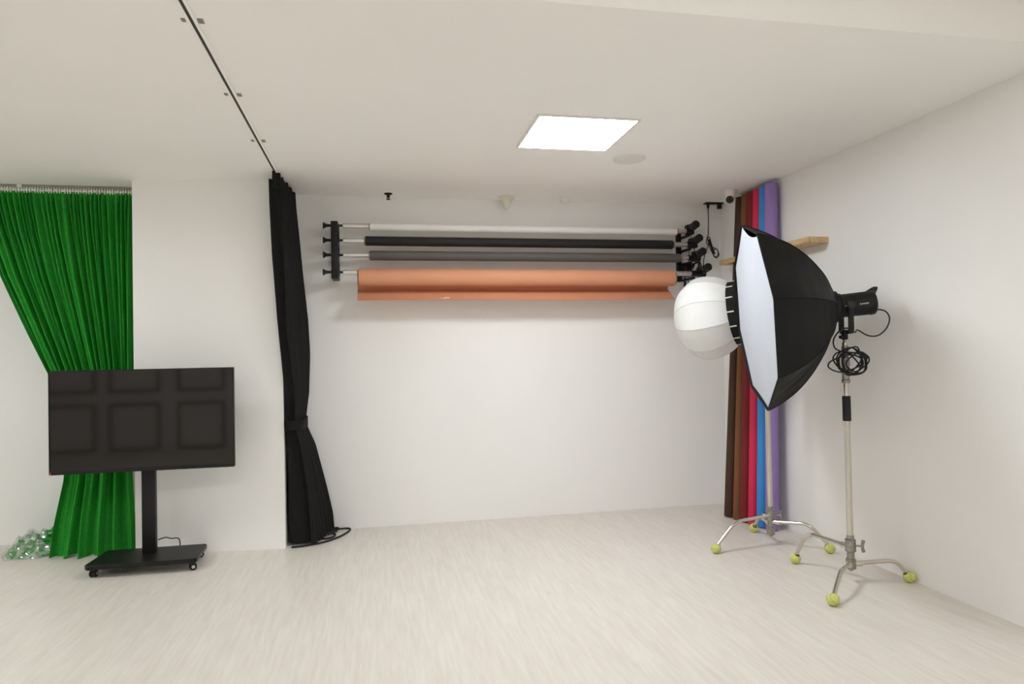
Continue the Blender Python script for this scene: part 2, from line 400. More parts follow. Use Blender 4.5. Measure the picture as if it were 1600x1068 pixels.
bm = B(); sheet(bm, black_fn(), 260, 70, 0.003); obj('curtain_cloth', bm, M['black_cloth'], t, True, 80)
# header folds stepping up to the track
for k, (y, x0, x1) in enumerate(((4.945, -0.688, -0.668), (5.00, -0.690, -0.640), (5.12, -0.700, -0.635), (5.27, -0.668, -0.622), (5.42, -0.668, -0.612), (5.57, -0.665, -0.603))):
    bm = B(); box(bm, (x0, y - 0.014, 2.585), (x1, y + 0.014, 2.688), 0.006)
    obj('header_pleat', bm, M['black_cloth'], t)
# tieback band
bm = B()
band = []
for k in range(40):
    a = 2 * math.pi * k / 40
    sx = math.copysign(abs(math.cos(a)) ** 0.6, math.cos(a)); sy = math.copysign(abs(math.sin(a)) ** 0.6, math.sin(a))
    band.append((-0.595 + 0.067 * sx + 0.016 * sy * 0.8, 5.372 + 0.172 * sy))
def bandfn(u, v):
    k = int(round(u * 40)) % 40
    return Vector((band[k][0], band[k][1], lerp(0.865, 0.935, v) + 0.008 * math.sin(5 * u)))
sheet(bm, bandfn, 40, 4, 0.004); obj('tieback', bm, M['black_cloth'], t, True, 80)

# black cable lying on the floor by its hem
bm = B()
tube(bm, smooth_path([(-0.63, 5.235, 0.008), (-0.55, 5.245, 0.008), (-0.44, 5.29, 0.008), (-0.36, 5.36, 0.008), (-0.29, 5.46, 0.008), (-0.24, 5.58, 0.008), (-0.228, 5.655, 0.008), (-0.25, 5.68, 0.010),
     (-0.31, 5.665, 0.014), (-0.37, 5.655, 0.022), (-0.40, 5.60, 0.030), (-0.345, 5.58, 0.026), (-0.31, 5.62, 0.024), (-0.34, 5.64, 0.030), (-0.39, 5.56, 0.030), (-0.42, 5.50, 0.020),
     (-0.44, 5.44, 0.012), (-0.405, 5.41, 0.008), (-0.355, 5.44, 0.008), (-0.335, 5.50, 0.010), (-0.36, 5.545, 0.016), (-0.41, 5.53, 0.022), (-0.40, 5.49, 0.026), (-0.36, 5.53, 0.022), (-0.33, 5.585, 0.016), (-0.37, 5.60, 0.012)], 6), 0.0075, 7)
tag(obj('floor_cable', bm, M['rubber']), 'black cable lying in loose loops on the floor at the hem of the black curtain', 'cable')

# ---------------------------------------------------------------- green curtain
t = thing('curtain_rail', 'thin grey rail on the ceiling carrying the green curtain', 'rail', (-2.5, 5.60, H))
bm = B(); box(bm, (XL + 0.02, 5.585, H - 0.018), (-1.735, 5.615, H), 0.003); obj('rail', bm, M['grey_rail'], t, False)
bm = B(); box(bm, (-1.775, 5.578, H - 0.022), (-1.732, 5.622, H - 0.001), 0.003); obj('end_cap', bm, M['white_plastic'], t)
bm = B(); box(bm, (-2.56, 5.578, H - 0.022), (-2.53, 5.622, H - 0.001), 0.003); obj('joint', bm, M['white_plastic'], t)

t = thing('green_curtain', 'tall green curtain pulled in behind the television, hem on the floor', 'curtain', (-2.0, 5.5, 0))
GK = [(0.006, -2.285, -1.722, 5.44), (0.25, -2.262, -1.738, 5.47), (0.53, -2.225, -1.770, 5.52), (0.80, -2.215, -1.785, 5.545), (0.98, -2.235, -1.782, 5.55), (1.25, -2.315, -1.772, 5.555),
      (1.60, -2.470, -1.765, 5.56), (2.02, -2.650, -1.758, 5.57), (2.35, -2.765, -1.755, 5.585), (2.65, -2.845, -1.752, 5.60)]
rnd = [random.uniform(-1, 1) for _ in range(64)]
def green_pt(u, z):
    L, R, Y = table(GK, z)
    wt = max(0.0, min(1.0, (z - 0.9) / 1.6)); wb = 1 - wt
    lowk = max(0.0, min(1.0, (0.85 - z) / 0.7))
    uu = u + 0.012 * math.sin(17 * u + 1.3) + 0.008 * math.sin(41 * u + 0.4)
    fine = math.sin(2 * math.pi * 33 * uu)
    mid = math.sin(2 * math.pi * 14 * uu + 0.8 + 0.5 * math.sin(2.2 * z))
    big = math.sin(2 * math.pi * 5.2 * uu + 1.9)
    if z > 0.85:
        f = wt * fine * 0.026 * (0.9 + 0.3 * noise.noise(Vector((u * 14, 0.3, 4)))) + (0.016 + 0.034 * wb) * mid * (0.35 + 0.65 * min(1, (2.65 - z) / 0.5)) + 0.012 * wb * fine
        f += 0.014 * noise.noise(Vector((u * 7, z * 0.8, 2)))
    else:
        f = lerp(0.036, 0.046, lowk) * big + 0.020 * mid * (1 - 0.5 * lowk)
        f += 0.012 * noise.noise(Vector((u * 5, z * 0.9, 3)))
        k = max(0.0, min(1.0, (0.98 - z) / 0.35)); 
        f2 = 0.037 * mid + 0.012 * fine
        f = lerp(f2, f, k)
    f *= lerp(1.0, 0.28, max(0.0, min(1.0, (z - 2.575) / 0.07)))
    x = lerp(L, R, u) + 0.010 * lowk * math.cos(2 * math.pi * 5.2 * uu + 1.9)
    zz = z
    if z < 0.12: zz = max(0.004, z + 0.018 * noise.noise(Vector((u * 6, 0, 9))) * (1 - z / 0.12))
    return Vector((x, Y - f - 0.05 * lowk * math.sin(math.pi * u), zz))
bm = B(); sheet(bm, lambda u, v: green_pt(u, lerp(0.006, 2.652, v)), 560, 90, 0.002); obj('curtain_cloth', bm, M['green'], t, True, 85)
bm = B(); sheet(bm, lambda u, v: green_pt(u, 2.64) + Vector((0, 0.004, 0.006 + v * 0.022)), 280, 1, 0.002); obj('heading_tape', bm, M['white_plastic'], t, True, 85)
bm = B()
for k in range(60):
    p = green_pt((k + 0.5) / 60, 2.60)
    box(bm, (p.x - 0.003, 5.592, 2.640), (p.x + 0.003, 5.600, 2.685))
o = obj('curtain_hooks', bm, M['white_plastic'], t, False); o['kind'] = 'stuff'
bm = B(); box(bm, (-1.752, 5.565, 0.03), (-1.728, 5.595, 2.625), 0.004); obj('dark_side_hem', bm, M['navy_cloth'], t)['label'] = 'dark edge strip along the right side of the curtain'

# cloth heap and plastic bag
def heap(cx, cy, rx, ry, hgt, seed, nr=26, na=84, amp=0.35, freq=9.0):
    def fn(u, v):
        a = u * 2 * math.pi; r = v
        k = 1 + 0.16 * noise.noise(Vector((math.cos(a) * 1.7, math.sin(a) * 1.7, seed)))
        x = cx + rx * k * r * math.cos(a); y = cy + ry * k * r * math.sin(a)
        z = hgt * max(0.0, (1 - r ** 2.4))
        nn = abs(noise.noise(Vector((x * freq, y * freq, seed)))) * 2 + 0.6 * abs(noise.noise(Vector((x * freq * 2.7, y * freq * 2.7, seed + 3))))
        z = z * (0.55 + amp * nn) + 0.012 * (1 - r)
        x += 0.014 * noise.noise(Vector((x * 25, z * 30, seed + 7))); y += 0.014 * noise.noise(Vector((z * 30, y * 25, seed + 9)))
        return Vector((x, y, max(0.003, z)))
    bm = B()
    rings = [[bm.verts.new(fn(k / na, j / nr)) for k in range(na)] for j in range(1, nr + 1)]
    c = bm.verts.new(fn(0, 0))
    for k in range(na): bm.faces.new((c, rings[0][k], rings[0][(k + 1) % na]))
    for a, b in zip(rings, rings[1:]):
        for k in range(na): bm.faces.new((a[k], b[k], b[(k + 1) % na], a[(k + 1) % na]))
    bm.faces.new([bm.verts.new((v.co.x, v.co.y, 0.001)) for v in rings[-1]][::-1])
    return bm
bm = heap(-2.455, 5.65, 0.225, 0.18, 0.125, 11.0, 26, 90, 0.42, 11.0)
def slab(bm, x0, x1, y0, y1, z, th, ph):
    sheet(bm, lambda u, v: Vector((lerp(x0, x1, u), lerp(y0, y1, v), z + 0.02 * math.sin(4 * u + ph) - 0.035 * (1 - u) + 0.008 * math.sin(9 * v + ph))), 16, 8, th)
slab(bm, -2.44, -2.21, 5.56, 5.74, 0.085, 0.020, 0.4); slab(bm, -2.42, -2.20, 5.58, 5.78, 0.118, 0.022, 1.4); slab(bm, -2.40, -2.20, 5.62, 5.82, 0.175, 0.018, 2.2)
slab(bm, -2.45, -2.22, 5.52, 5.70, 0.050, 0.022, 3.1)
tag(obj('folded_cloth', bm, M['green'], None, True, 50), 'crumpled green cloth heaped on the floor inside clear plastic beside the green curtain', 'cloth')
bm = heap(-2.458, 5.645, 0.245, 0.205, 0.138, 11.0, 26, 90, 0.46, 11.0)
tag(obj('plastic_bag', bm, M['film'], None, False), 'crumpled clear plastic bag wrapped round the green cloth at the far left', 'bag')

# ---------------------------------------------------------------- television and its stand
tx0, tx1, tz0, tz1, ty = -2.102, -0.962, 0.657, 1.334, 4.965
t = thing('television', 'large black flat screen television with a glossy dark screen', 'television', ((tx0 + tx1) / 2, 5.0, tz0))
bm = B(); box(bm, (tx0, ty, tz0), (tx1, ty + 0.035, tz1), 0.004); box(bm, (tx0 + 0.18, ty + 0.034, tz0 + 0.05), (tx1 - 0.18, ty + 0.062, tz1 - 0.16), 0.012); obj('housing', bm, M['black_plastic'], t)
bm = B(); box(bm, (tx0 + 0.006, ty - 0.0015, tz0 + 0.022), (tx1 - 0.006, ty + 0.001, tz1 - 0.006)); obj('screen', bm, M['screen'], t, False)
bm = B()
b = 0.006; f = ty - 0.004
box(bm, (tx0, f, tz1 - b), (tx1, ty, tz1)); box(bm, (tx0, f, tz0 + 0.022), (tx0 + b, ty, tz1 - b)); box(bm, (tx1 - b, f, tz0 + 0.022), (tx1, ty, tz1 - b))
box(bm, (tx0, f - 0.003, tz0 - 0.002), (tx1, ty, tz0 + 0.022), 0.004)
obj('bezel', bm, M['black_metal'], t)
bm = B(); box(bm, (tx0 + 0.004, f - 0.007, tz0 + 0.0), (tx0 + 0.016, f - 0.002, tz0 + 0.014), 0.002); obj('power_light', bm, M['red_led'], t)

t = thing('tv_stand', 'black rolling stand with a broad base plate under the television', 'stand', (-1.53, 5.02, 0))
bm = B(); box(bm, (-1.574, 5.040, 0.085), (-1.490, 5.090, 1.15), 0.004); obj('column', bm, M['black_metal'], t)
bm = B(); box(bm, (-1.80, 5.026, 0.80), (-1.26, 5.042, 0.86), 0.002); box(bm, (-1.80, 5.026, 1.06), (-1.26, 5.042, 1.12), 0.002); obj('mounting_bracket', bm, M['black_metal'], t)
# base plate, wider at the front left with cut corners
bm = B()
base = [(-1.835, 4.83), (-1.20, 4.83), (-1.183, 4.85), (-1.195, 5.18), (-1.21, 5.20), (-1.82, 5.20), (-1.845, 5.18), (-1.858, 4.86)]
lo = [bm.verts.new((x, y, 0.056)) for x, y in base]; hi = [bm.verts.new((x, y, 0.086)) for x, y in base]
bm.faces.new(lo[::-1]); bm.faces.new(hi)
for k in range(8): bm.faces.new((lo[k], lo[(k + 1) % 8], hi[(k + 1) % 8], hi[k]))
bmesh.ops.bevel(bm, geom=[e for e in bm.edges if abs(e.verts[0].co.z - e.verts[1].co.z) < 1e-5], offset=0.003, segments=1, affect='EDGES')
obj('base_plate', bm, M['black_metal'], t)
for x, y, rz in ((-1.815, 4.875, 1.5), (-1.225, 4.875, 0.35), (-1.25, 5.165, 0.6), (-1.80, 5.165, 2.2)):
    R = Matrix.Rotation(rz, 3, 'Z')
    ax = R @ Vector((0, 1, 0)); c = Vector((x, y, 0.0235)) + R @ Vector((0.012, 0, 0))
    bm = B(); cyl(bm, (x, y, 0.044), (x, y, 0.058), 0.015); cyl(bm, c - ax * 0.004, c + ax * 0.004, 0.019, n=18)
    box(bm, (c.x - 0.018, c.y - 0.005, 0.028), (c.x + 0.016, c.y + 0.005, 0.048), 0.003)
    cst = obj('caster', bm, M['black_plastic'], t)
    for s in (-1, 1):
        bm = B(); lathe(bm, c + ax * (s * 0.005), ax * s, [(0, 0.0225), (0.004, 0.0235), (0.012, 0.0235), (0.016, 0.020)], 20); obj('wheel', bm, M['rubber'], cst)
        bm = B(); lathe(bm, c + ax * (s * 0.021), ax * s, [(0, 0.011), (0.002, 0.010)], 14); obj('hub_cap', bm, M['alu'], cst)
bm = B(); tube(bm, smooth_path([(-1.49, 5.098, 0.16), (-1.45, 5.13, 0.165), (-1.42, 5.15, 0.150), (-1.39, 5.165, 0.148), (-1.372, 5.168, 0.135), (-1.368, 5.170, 0.093)], 6), 0.004, 6); obj('cable', bm, M['rubber'], t)

# ---------------------------------------------------------------- backdrop rolls on the wall
RY = (5.56, 5.545, 5.53, 5.48); RZ = (2.430, 2.310, 2.192, 2.050)
t = thing('wall_bracket', 'black wall bracket holding the left ends of the four backdrop rolls', 'bracket', (-0.305, YB, 2.0))
bm = B(); box(bm, (-0.332, YB - 0.030, 2.005), (-0.279, YB, 2.452), 0.003); obj('back_bar', bm, M['black_metal'], t)
for y, z in zip(RY, RZ):
    bm = B(); box(bm, (-0.332, y - 0.030, z - 0.050), (-0.279, YB - 0.030, z - 0.0105), 0.003); box(bm, (-0.332, y - 0.034, z - 0.05), (-0.279, y - 0.0115, z + 0.022), 0.003)
    box(bm, (-0.332, y + 0.0115, z - 0.012), (-0.279, y + 0.026, z + 0.016), 0.002); obj('hook', bm, M['black_metal'], t)
bm = B(); box(bm, (-0.331, 5.447, 2.012), (-0.280, 5.462, 2.445), 0.003); obj('front_strap', bm, M['black_metal'], t)
t2 = thing('wall_bracket', 'black wall bracket at the right ends of the backdrop rolls, behind the drive motors', 'bracket', (2.615, YB, 2.0))
bm = B(); box(bm, (2.646, YB - 0.030, 2.0), (2.688, YB, 2.475), 0.003); obj('back_bar', bm, M['black_metal'], t2)
for y, z in zip(RY, RZ):
    bm = B(); box(bm, (2.689, y - 0.010, z - 0.048), (2.716, YB - 0.002, z - 0.0295), 0.003); obj('hook', bm, M['black_metal'], t2)
t = thing('control_box', 'black control box with cables at the right end below the grey roll', 'box', (2.69, YB, 2.02))
bm = B(); box(bm, (2.70, 5.645, 2.045), (2.775, YB, 2.155), 0.005); obj('housing', bm, M['black_plastic'], t)
bm = B(); box(bm, (2.712, 5.641, 2.10), (2.757, 5.647, 2.135), 0.002); obj('front_panel', bm, M['black_metal'], t)
bm = B()
tube(bm, smooth_path([(2.70, 5.64, 2.03), (2.695, 5.63, 1.96), (2.692, 5.64, 1.85), (2.69, 5.67, 1.60)], 6), 0.010, 7)
tube(bm, smooth_path([(2.73, 5.64, 2.03), (2.735, 5.63, 1.95), (2.76, 5.63, 1.87), (2.77, 5.66, 1.62)], 6), 0.004, 6)
for k in range(6):
    a = k * 0.7
    tube(bm, smooth_path([(2.765, 5.62 + 0.01 * k, 2.10 + 0.012 * k), (2.80 + 0.01 * math.sin(a), 5.60, 2.17 + 0.012 * math.cos(a)), (2.835 + 0.012 * math.cos(a), 5.61, 2.13 + 0.01 * k), (2.82, 5.63, 2.05), (2.80 + 0.006 * k, 5.66, 1.90)], 6), 0.0035, 6)
obj('cables', bm, M['rubber'], t)

def backdrop(kind, idx, x0, x1, pr, pz, label):
    y, z = RY[idx], RZ[idx]
    t = thing('backdrop_roll', label, 'backdrop roll', (x0, y, z), 'backdrop paper rolls on the back wall')
    bm = B(); cyl(bm, (-0.243, y, z), (2.690, y, z), 0.0215, n=24); obj('core_tube', bm, M['alu'], t)
    # paper wound with a visible end
    bm = B(); n = 40; cz = pz
    prof = [(0, pr * 0.72), (0.0, pr - 0.002), (0.002, pr), ((x1 - x0) - 0.006, pr), (x1 - x0, pr - 0.006), (x1 - x0 - 0.001, pr * 0.72)]
    lathe(bm, (x0, y, cz), (1, 0, 0), prof, n)
    p = obj('paper', bm, PAPER[kind], t)
    bm = B(); lathe(bm, (x0 - 0.008, y, cz), (1, 0, 0), [(0, pr * 0.80), (0.006, pr * 0.80)], 30); obj('paper_core', bm, M['card'], t)
    bm = B(); lathe(bm, (x1 + 0.001, y, cz), (1, 0, 0), [(0, pr * 0.80), (0.010, pr * 0.80)], 30); obj('paper_core', bm, M['card'], t)
    # left end pin with flared knob
    bm = B(); lathe(bm, (-0.398, y, z), (1, 0, 0), [(0, 0.020), (0.002, 0.026), (0.010, 0.026), (0.014, 0.019), (0.030, 0.013), (0.062, 0.0095), (0.175, 0.0095)], 22); obj('end_knob', bm, M['black_plastic'], t)
    # right end drive: collar, gear housing, motor pointing into the room
    xm = 2.728 + 0.021 * idx
    bm = B(); lathe(bm, (2.680, y, z), (1, 0, 0), [(0, 0.026), (xm - 2.680 - 0.03, 0.026), (xm - 2.70, 0.020)], 20)
    obj('drive_collar', bm, M['black_plastic'], t)
    mz = z + 0.028
    bm = B(); box(bm, (xm - 0.038, y - 0.012, mz - 0.056), (xm + 0.034, y + 0.055, mz + 0.034), 0.014); obj('gear_housing', bm, M['black_plastic'], t)
    bm = B(); lathe(bm, (xm, y - 0.005, mz), (0, -1, 0.16), [(0, 0.034), (0.05, 0.034), (0.055, 0.027), (0.072, 0.027), (0.076, 0.034), (0.104, 0.034), (0.110, 0.029)], 26); obj('motor', bm, M['black_plastic'], t)
    bm = B(); tube(bm, smooth_path([(xm + 0.012, y + 0.03, mz - 0.05), (xm + 0.03, y + 0.05, mz - 0.09), (xm + 0.035, YB - 0.04, mz - 0.15), (xm + 0.03 - 0.015 * idx, YB - 0.03, mz - 0.24)], 6), 0.0035, 6); obj('motor_wire', bm, M['rubber'], t)
    return t, p
backdrop('white', 0, -0.034, 2.593, 0.031, 2.424, 'white backdrop paper roll, topmost of the four on the back wall')
backdrop('black', 1, -0.072, 2.545, 0.038, 2.308, 'black backdrop paper roll, second from the top on the back wall')
backdrop('grey', 2, -0.037, 2.605, 0.0385, 2.190, 'dark grey backdrop paper roll between the black and the copper roll')
ct, cp = backdrop('copper', 3, -0.127, 2.518, 0.068, 2.010, 'thick copper orange backdrop roll with loose paper hanging under it')
# loose sheet: leaves the back of the roll, drops, and curls forward at the bottom
bm = B()
cy, cz, pr = RY[3], 2.010, 0.0695
prof = [(cy + pr * math.cos(a), cz + pr * math.sin(a)) for a in [math.radians(d) for d in (60, 30, 10)]]
prof += [(cy + 0.098, cz - 0.045), (cy + 0.116, cz - 0.078), (cy + 0.092, cz - 0.104), (cy + 0.052, cz - 0.124), (cy + 0.022, cz - 0.148), (cy - 0.005, cz - 0.170), (cy - 0.032, cz - 0.184), (cy - 0.050, cz - 0.183)]
pp = smooth_path([(0, a, b) for a, b in prof], 5); npp = len(pp) - 1
def loose(u, v):
    q = pp[int(round(v * npp))]
    return Vector((lerp(-0.138, 2.514, u), q.y, q.z + 0.003 * math.sin(7 * u) * v))
sheet(bm, loose, 24, npp, 0.0012); obj('hanging_sheet', bm, PAPER['copper'], ct, True, 80)
bm = B()
for (u0, u1, v0) in ((0.243, 0.262, 0.80), (0.258, 0.272, 0.77)):
    sheet(bm, lambda u, v: loose(lerp(u0, u1, u), v0 + 0.05 * v * (0.4 + 0.6 * u)) + Vector((0, -0.0025, 0.002)), 4, 3)
obj('torn_tape', bm, M['tape_white'], ct, False)['label'] = 'small torn piece of pale tape'

# ---------------------------------------------------------------- paper rolls leaning in the corner with their wooden rack
LR = [('dark_brown', 2.852, 5.235, 3.035, 5.245, 0.043, 'dark chocolate brown paper roll leaning in the corner, farthest left of the six'),
      ('brown', 2.876, 5.138, 3.038, 5.157, 0.042, 'lighter brown paper roll leaning between the chocolate and the dark red one'),
      ('red', 2.888, 5.044, 3.038, 5.070, 0.045, 'dark red paper roll leaning between the brown and the pink one'),
      ('pink', 2.906, 4.950, 3.038, 4.974, 0.045, 'bright pink paper roll leaning between the dark red and the blue one'),
      ('blue', 2.928, 4.860, 3.038, 4.882, 0.046, 'bright blue paper roll leaning behind the rear light stand'),
      ('purple', 2.945, 4.760, 3.022, 4.776, 0.049, 'purple paper roll standing against the right wall, nearest of the six')]
for kind, bx, by, tx, tyy, r, lab in LR:
    tz = 2.665
    t = thing('paper_roll', lab, 'paper roll', (bx, by, 0), 'coloured paper rolls leaning in the corner')
    o = Vector((bx, by, 0.006)); top = Vector((tx, tyy, tz)); ax = top - o; Ln = ax.length
    bm = B(); lathe(bm, o, ax, [(0, r * 0.62), (0, r - 0.002), (0.003, r), (Ln * 0.5, r * 1.01), (Ln - 0.004, r), (Ln, r - 0.003), (Ln - 0.001, r * 0.62)], 36); obj('paper', bm, PAPER[kind], t)
    bm = B(); lathe(bm, o - ax.normalized() * 0.002, ax, [(0, r * 0.60), (Ln + 0.006, r * 0.60)], 24); obj('core', bm, M['card'], t)
t = thing('wooden_rack', 'pale pine rack on the right wall holding the paper rolls', 'rack', (3.01, 4.8, 2.115))
bm = B(); box(bm, (2.927, 4.203, 2.116), (2.948, 5.44, 2.156), 0.002); obj('front_rail', bm, M['pine'], t)
bm = B(); box(bm, (2.949, 4.203, 2.116), (XR, 4.66, 2.156), 0.002); obj('near_block', bm, M['pine'], t)
bm = B(); box(bm, (2.949, 5.36, 2.116), (XR, 5.44, 2.156), 0.002); obj('far_block', bm, M['pine'], t)
for y in (4.36, 4.52):
    bm = B(); lathe(bm, (2.985, y, 2.116), (0, 0, -1), [(0, 0.006), (0.002, 0.005)], 12); obj('screw', bm, M['black_metal'], t)

# ---------------------------------------------------------------- light stands with tennis-ball feet
def bent_leg(hub, hz, kz, ball, frac=0.66):
    b = Vector(ball); h = Vector((hub[0], hub[1], hz)); d = Vector((b.x - h.x, b.y - h.y, 0))
    k = Vector((h.x + d.x * frac, h.y + d.y * frac, kz))
    e = Vector((b.x, b.y, 0.045))
    s = h + d.normalized() * 0.02
    pts = [s, s.lerp(k, 0.5)]
    for q in range(9):
        tt = q / 8; a = k.lerp(s, 0.22); c = k.lerp(e, 0.35)
        pts.append(a * (1 - tt) ** 2 + k * 2 * tt * (1 - tt) + c * tt * tt)
    pts += [k.lerp(e, 0.7), e]
    return pts
def light_stand(name_label, hub, balls, top, grip, legs):
    t = thing('light_stand', name_label, 'light stand', (hub[0], hub[1], 0), 'chrome light stands with tennis-ball feet')
    x, y = hub
    bm = B(); cyl(bm, (x, y, 0.26), (x, y, grip[0]), 0.0175, n=24)
    lathe(bm, (x, y, grip[0] - 0.03), (0, 0, 1), [(0, 0.0175), (0.002, 0.0195), (0.03, 0.0195), (0.032, 0.0175)], 24); obj('lower_pole', bm, M['chrome'], t)
    bm = B(); cyl(bm, (x, y, grip[1]), (x, y, top - 0.06), 0.0145, n=24); obj('upper_pole', bm, M['chrome'], t)
    bm = B(); lathe(bm, (x, y, grip[0]), (0, 0, 1), [(0, 0.022), (0.004, 0.0235), (grip[1] - grip[0] - 0.004, 0.0235), (grip[1] - grip[0], 0.021)], 24); obj('grip', bm, M['rubber'], t)
    bm = B(); lathe(bm, (x, y, top - 0.30), (0, 0, 1), [(0, 0.019), (0.004, 0.024), (0.018, 0.024), (0.022, 0.021), (0.10, 0.021), (0.105, 0.024), (0.15, 0.024), (0.155, 0.019), (0.22, 0.019), (0.225, 0.012), (0.30, 0.009)], 22)
    obj('top_collar', bm, M['cast'], t)
    bm = B()
    lathe(bm, (x, y, 0.065), (0, 0, 1), [(0, 0.010), (0.012, 0.018), (0.014, 0.028), (0.070, 0.028), (0.074, 0.021), (0.11, 0.021), (0.115, 0.030), (0.185, 0.030), (0.19, 0.022), (0.21, 0.020)], 26)
    obj('hub', bm, M['cast'], t)
    kd = Vector((0.80, -0.6, 0)).normalized(); kb = Vector((x, y, 0.215)) + kd * 0.03
    bm = B(); cyl(bm, kb - kd * 0.005, kb + kd * 0.028, 0.006, n=12)
    kn = kb + kd * 0.034
    lathe(bm, kn - kd * 0.008, kd, [(0, 0.008), (0.003, 0.012), (0.012, 0.012), (0.016, 0.007)], 14)
    tube(bm, smooth_path([kn + Vector((0, 0, 0.034)) + kd * 0.006, kn + Vector((0, 0, 0.012)), kn + Vector((0, 0, -0.012)), kn + Vector((0, 0, -0.034)) + kd * 0.006], 4), lambda q: 0.0085 + 0.002 * abs(2 * q - 1), 10); obj('tightening_knob', bm, M['cast'], t)
    for (bx, by), (hz, kz, fr) in zip(balls, legs):
        bm = B(); tube(bm, bent_leg(hub, hz, kz, (bx, by, 0), fr), 0.0125, 14)
        d = Vector((bx - x, by - y, 0)).normalized(); cyl(bm, Vector((x, y, hz)) + d * 0.016, Vector((x, y, hz)) + d * 0.062, 0.0175, n=16)
        lg = obj('leg', bm, M['chrome'], t, True, 50)
        r = 0.0335; c = Vector((bx, by, r))
        bm = B(); bmesh.ops.create_uvsphere(bm, u_segments=28, v_segments=18, radius=r, matrix=Matrix.Translation(c)); ball = obj('tennis_ball', bm, M['tennis'], lg)
        R = Matrix.Rotation(bx * 7, 3, 'Z') @ Matrix.Rotation(0.6 + by, 3, 'X')
        bm = B(); pts = []
        for k in range(64):
            a = 2 * math.pi * k / 64
            q = Vector((0.72 * math.cos(a) + 0.28 * math.cos(3 * a), 0.72 * math.sin(a) - 0.28 * math.sin(3 * a), 0.898 * math.sin(2 * a) * 1.0)).normalized() * (r * 1.002)
            pts.append(c + R @ q)
        tube(bm, pts, 0.0011, 6, True); obj('ball_seam', bm, M['seam'], lg)
        e_ = bent_leg(hub, hz, kz, (bx, by, 0), fr); dd = (e_[-2] - e_[-1]).normalized()
        bm = B(); lathe(bm, c + dd * (r * 0.88), dd, [(-0.002, 0.0155), (0.003, 0.0145)], 16); obj('ball_slit', bm, M['slit'], lg)
    return t
ST1 = (2.738, 3.603); ST2 = (2.712, 4.40)
light_stand('chrome light stand nearer the viewer, carrying the octagonal softbox lamp, feet in yellow tennis balls', ST1,
            [(2.629, 3.991), (2.388, 3.293), (3.050, 3.506)], 1.475, (0.950, 1.098), [(0.205, 0.220, 0.76), (0.115, 0.135, 0.58), (0.108, 0.130, 0.76)])
light_stand('chrome light stand behind the octagonal softbox, carrying the round lantern, feet in yellow tennis balls', ST2,
            [(2.252, 4.326), (2.785, 4.748), (2.981, 4.129)], 1.50, (1.02, 1.14), [(0.212, 0.200, 0.64), (0.150, 0.150, 0.62), (0.168, 0.182, 0.66)])

# ---------------------------------------------------------------- octagonal softbox and its lamp
AX = Vector((0.936, -0.340, 0.094)).normalized()
E1 = AX.cross(Vector((0, 0, 1))).normalized(); E2 = E1.cross(AX)
OC = Vector((2.264, 3.791, 1.587)); RO = 0.574; PH = -0.109
PROF = [(0.0, 1.0), (0.05, 0.965), (0.10, 0.92), (0.18, 0.83), (0.27, 0.685), (0.345, 0.52), (0.395, 0.385), (0.43, 0.25), (0.455, 0.155)]
def octa(k, s, r): 
    a = PH + k * math.pi / 4
    return OC + AX * s + (E1 * math.sin(a) + E2 * math.cos(a)) * (RO * r)
t = thing('octagonal_softbox', 'large black octagonal softbox with a white front, facing left on the near light stand', 'softbox', OC)
for k in range(8):
    bm = B()
    def pan(u, v):
        i = v * (len(PROF) - 1); a = min(int(i), len(PROF) - 2); f = i - a
        s = lerp(PROF[a][0], PROF[a + 1][0], f); r = lerp(PROF[a][1], PROF[a + 1][1], f)
        p = octa(k, s, r).lerp(octa(k + 1, s, r), u)
        c = OC + AX * s; sag = 0.022 * math.sin(math.pi * u) * math.sin(math.pi * min(1, v * 1.05))
        wr = 0.004 * noise.noise(p * 9) + (0.008 * math.sin(22 * u + 4 * v) * math.sin(math.pi * u) * math.sin(math.pi * v) if k == 3 else 0)
        return p - (p - c).normalized() * (sag + wr * math.sin(math.pi * u))
    sheet(bm, pan, 12, 32, 0.003); obj('panel', bm, M['soft_black'], t, True, 60)
    bm = B(); tube(bm, smooth_path([octa(k, s, r) for s, r in PROF], 3), 0.0045, 8); obj('rib', bm, M['black_cloth'], t)
# thin rim rod round the mouth
bm = B(); tube(bm, [octa(k, -0.002, 1.0).lerp(octa(k + 1, -0.002, 1.0), f) for k in range(8) for f in (0.02, 0.5, 0.98)], 0.005, 8, True)
obj('rim_rod', bm, M['soft_black'], t)
bm = B()
rim = [octa(k, 0.006, 0.982) for k in range(8)]
NR = 12; NS = 10
def dpt(k, i, j):
    r = j / NR; p = rim[k].lerp(rim[(k + 1) % 8], i / NS)
    ed = p - (p - OC).normalized() * ((0.034 * math.sin(math.pi * i / NS) ** 0.7 if k == 0 else 0.007 * math.sin(math.pi * i / NS)))
    q = (OC - AX * 0.004).lerp(ed, r)
    return q - AX * (0.020 * (1 - r * r))
cen = bm.verts.new(dpt(0, 0, 0)); ringv = []
for j in range(1, NR + 1): ringv.append([bm.verts.new(dpt(k, i, j)) for k in range(8) for i in range(NS)])
nn = 8 * NS
for q in range(nn): bm.faces.new((cen, ringv[0][q], ringv[0][(q + 1) % nn]))
for a, b2 in zip(ringv, ringv[1:]):
    for q in range(nn): bm.faces.new((a[q], b2[q], b2[(q + 1) % nn], a[(q + 1) % nn]))
obj('front_diffuser', bm, M['diffuser'], t, True, 60)['label'] = 'white cloth front of the softbox'
bm = B(); lathe(bm, OC + AX * 0.452, AX, [(0, 0.092), (0.004, 0.094), (0.022, 0.094), (0.026, 0.080)], 36); obj('mount_ring', bm, M['black_metal'], t)
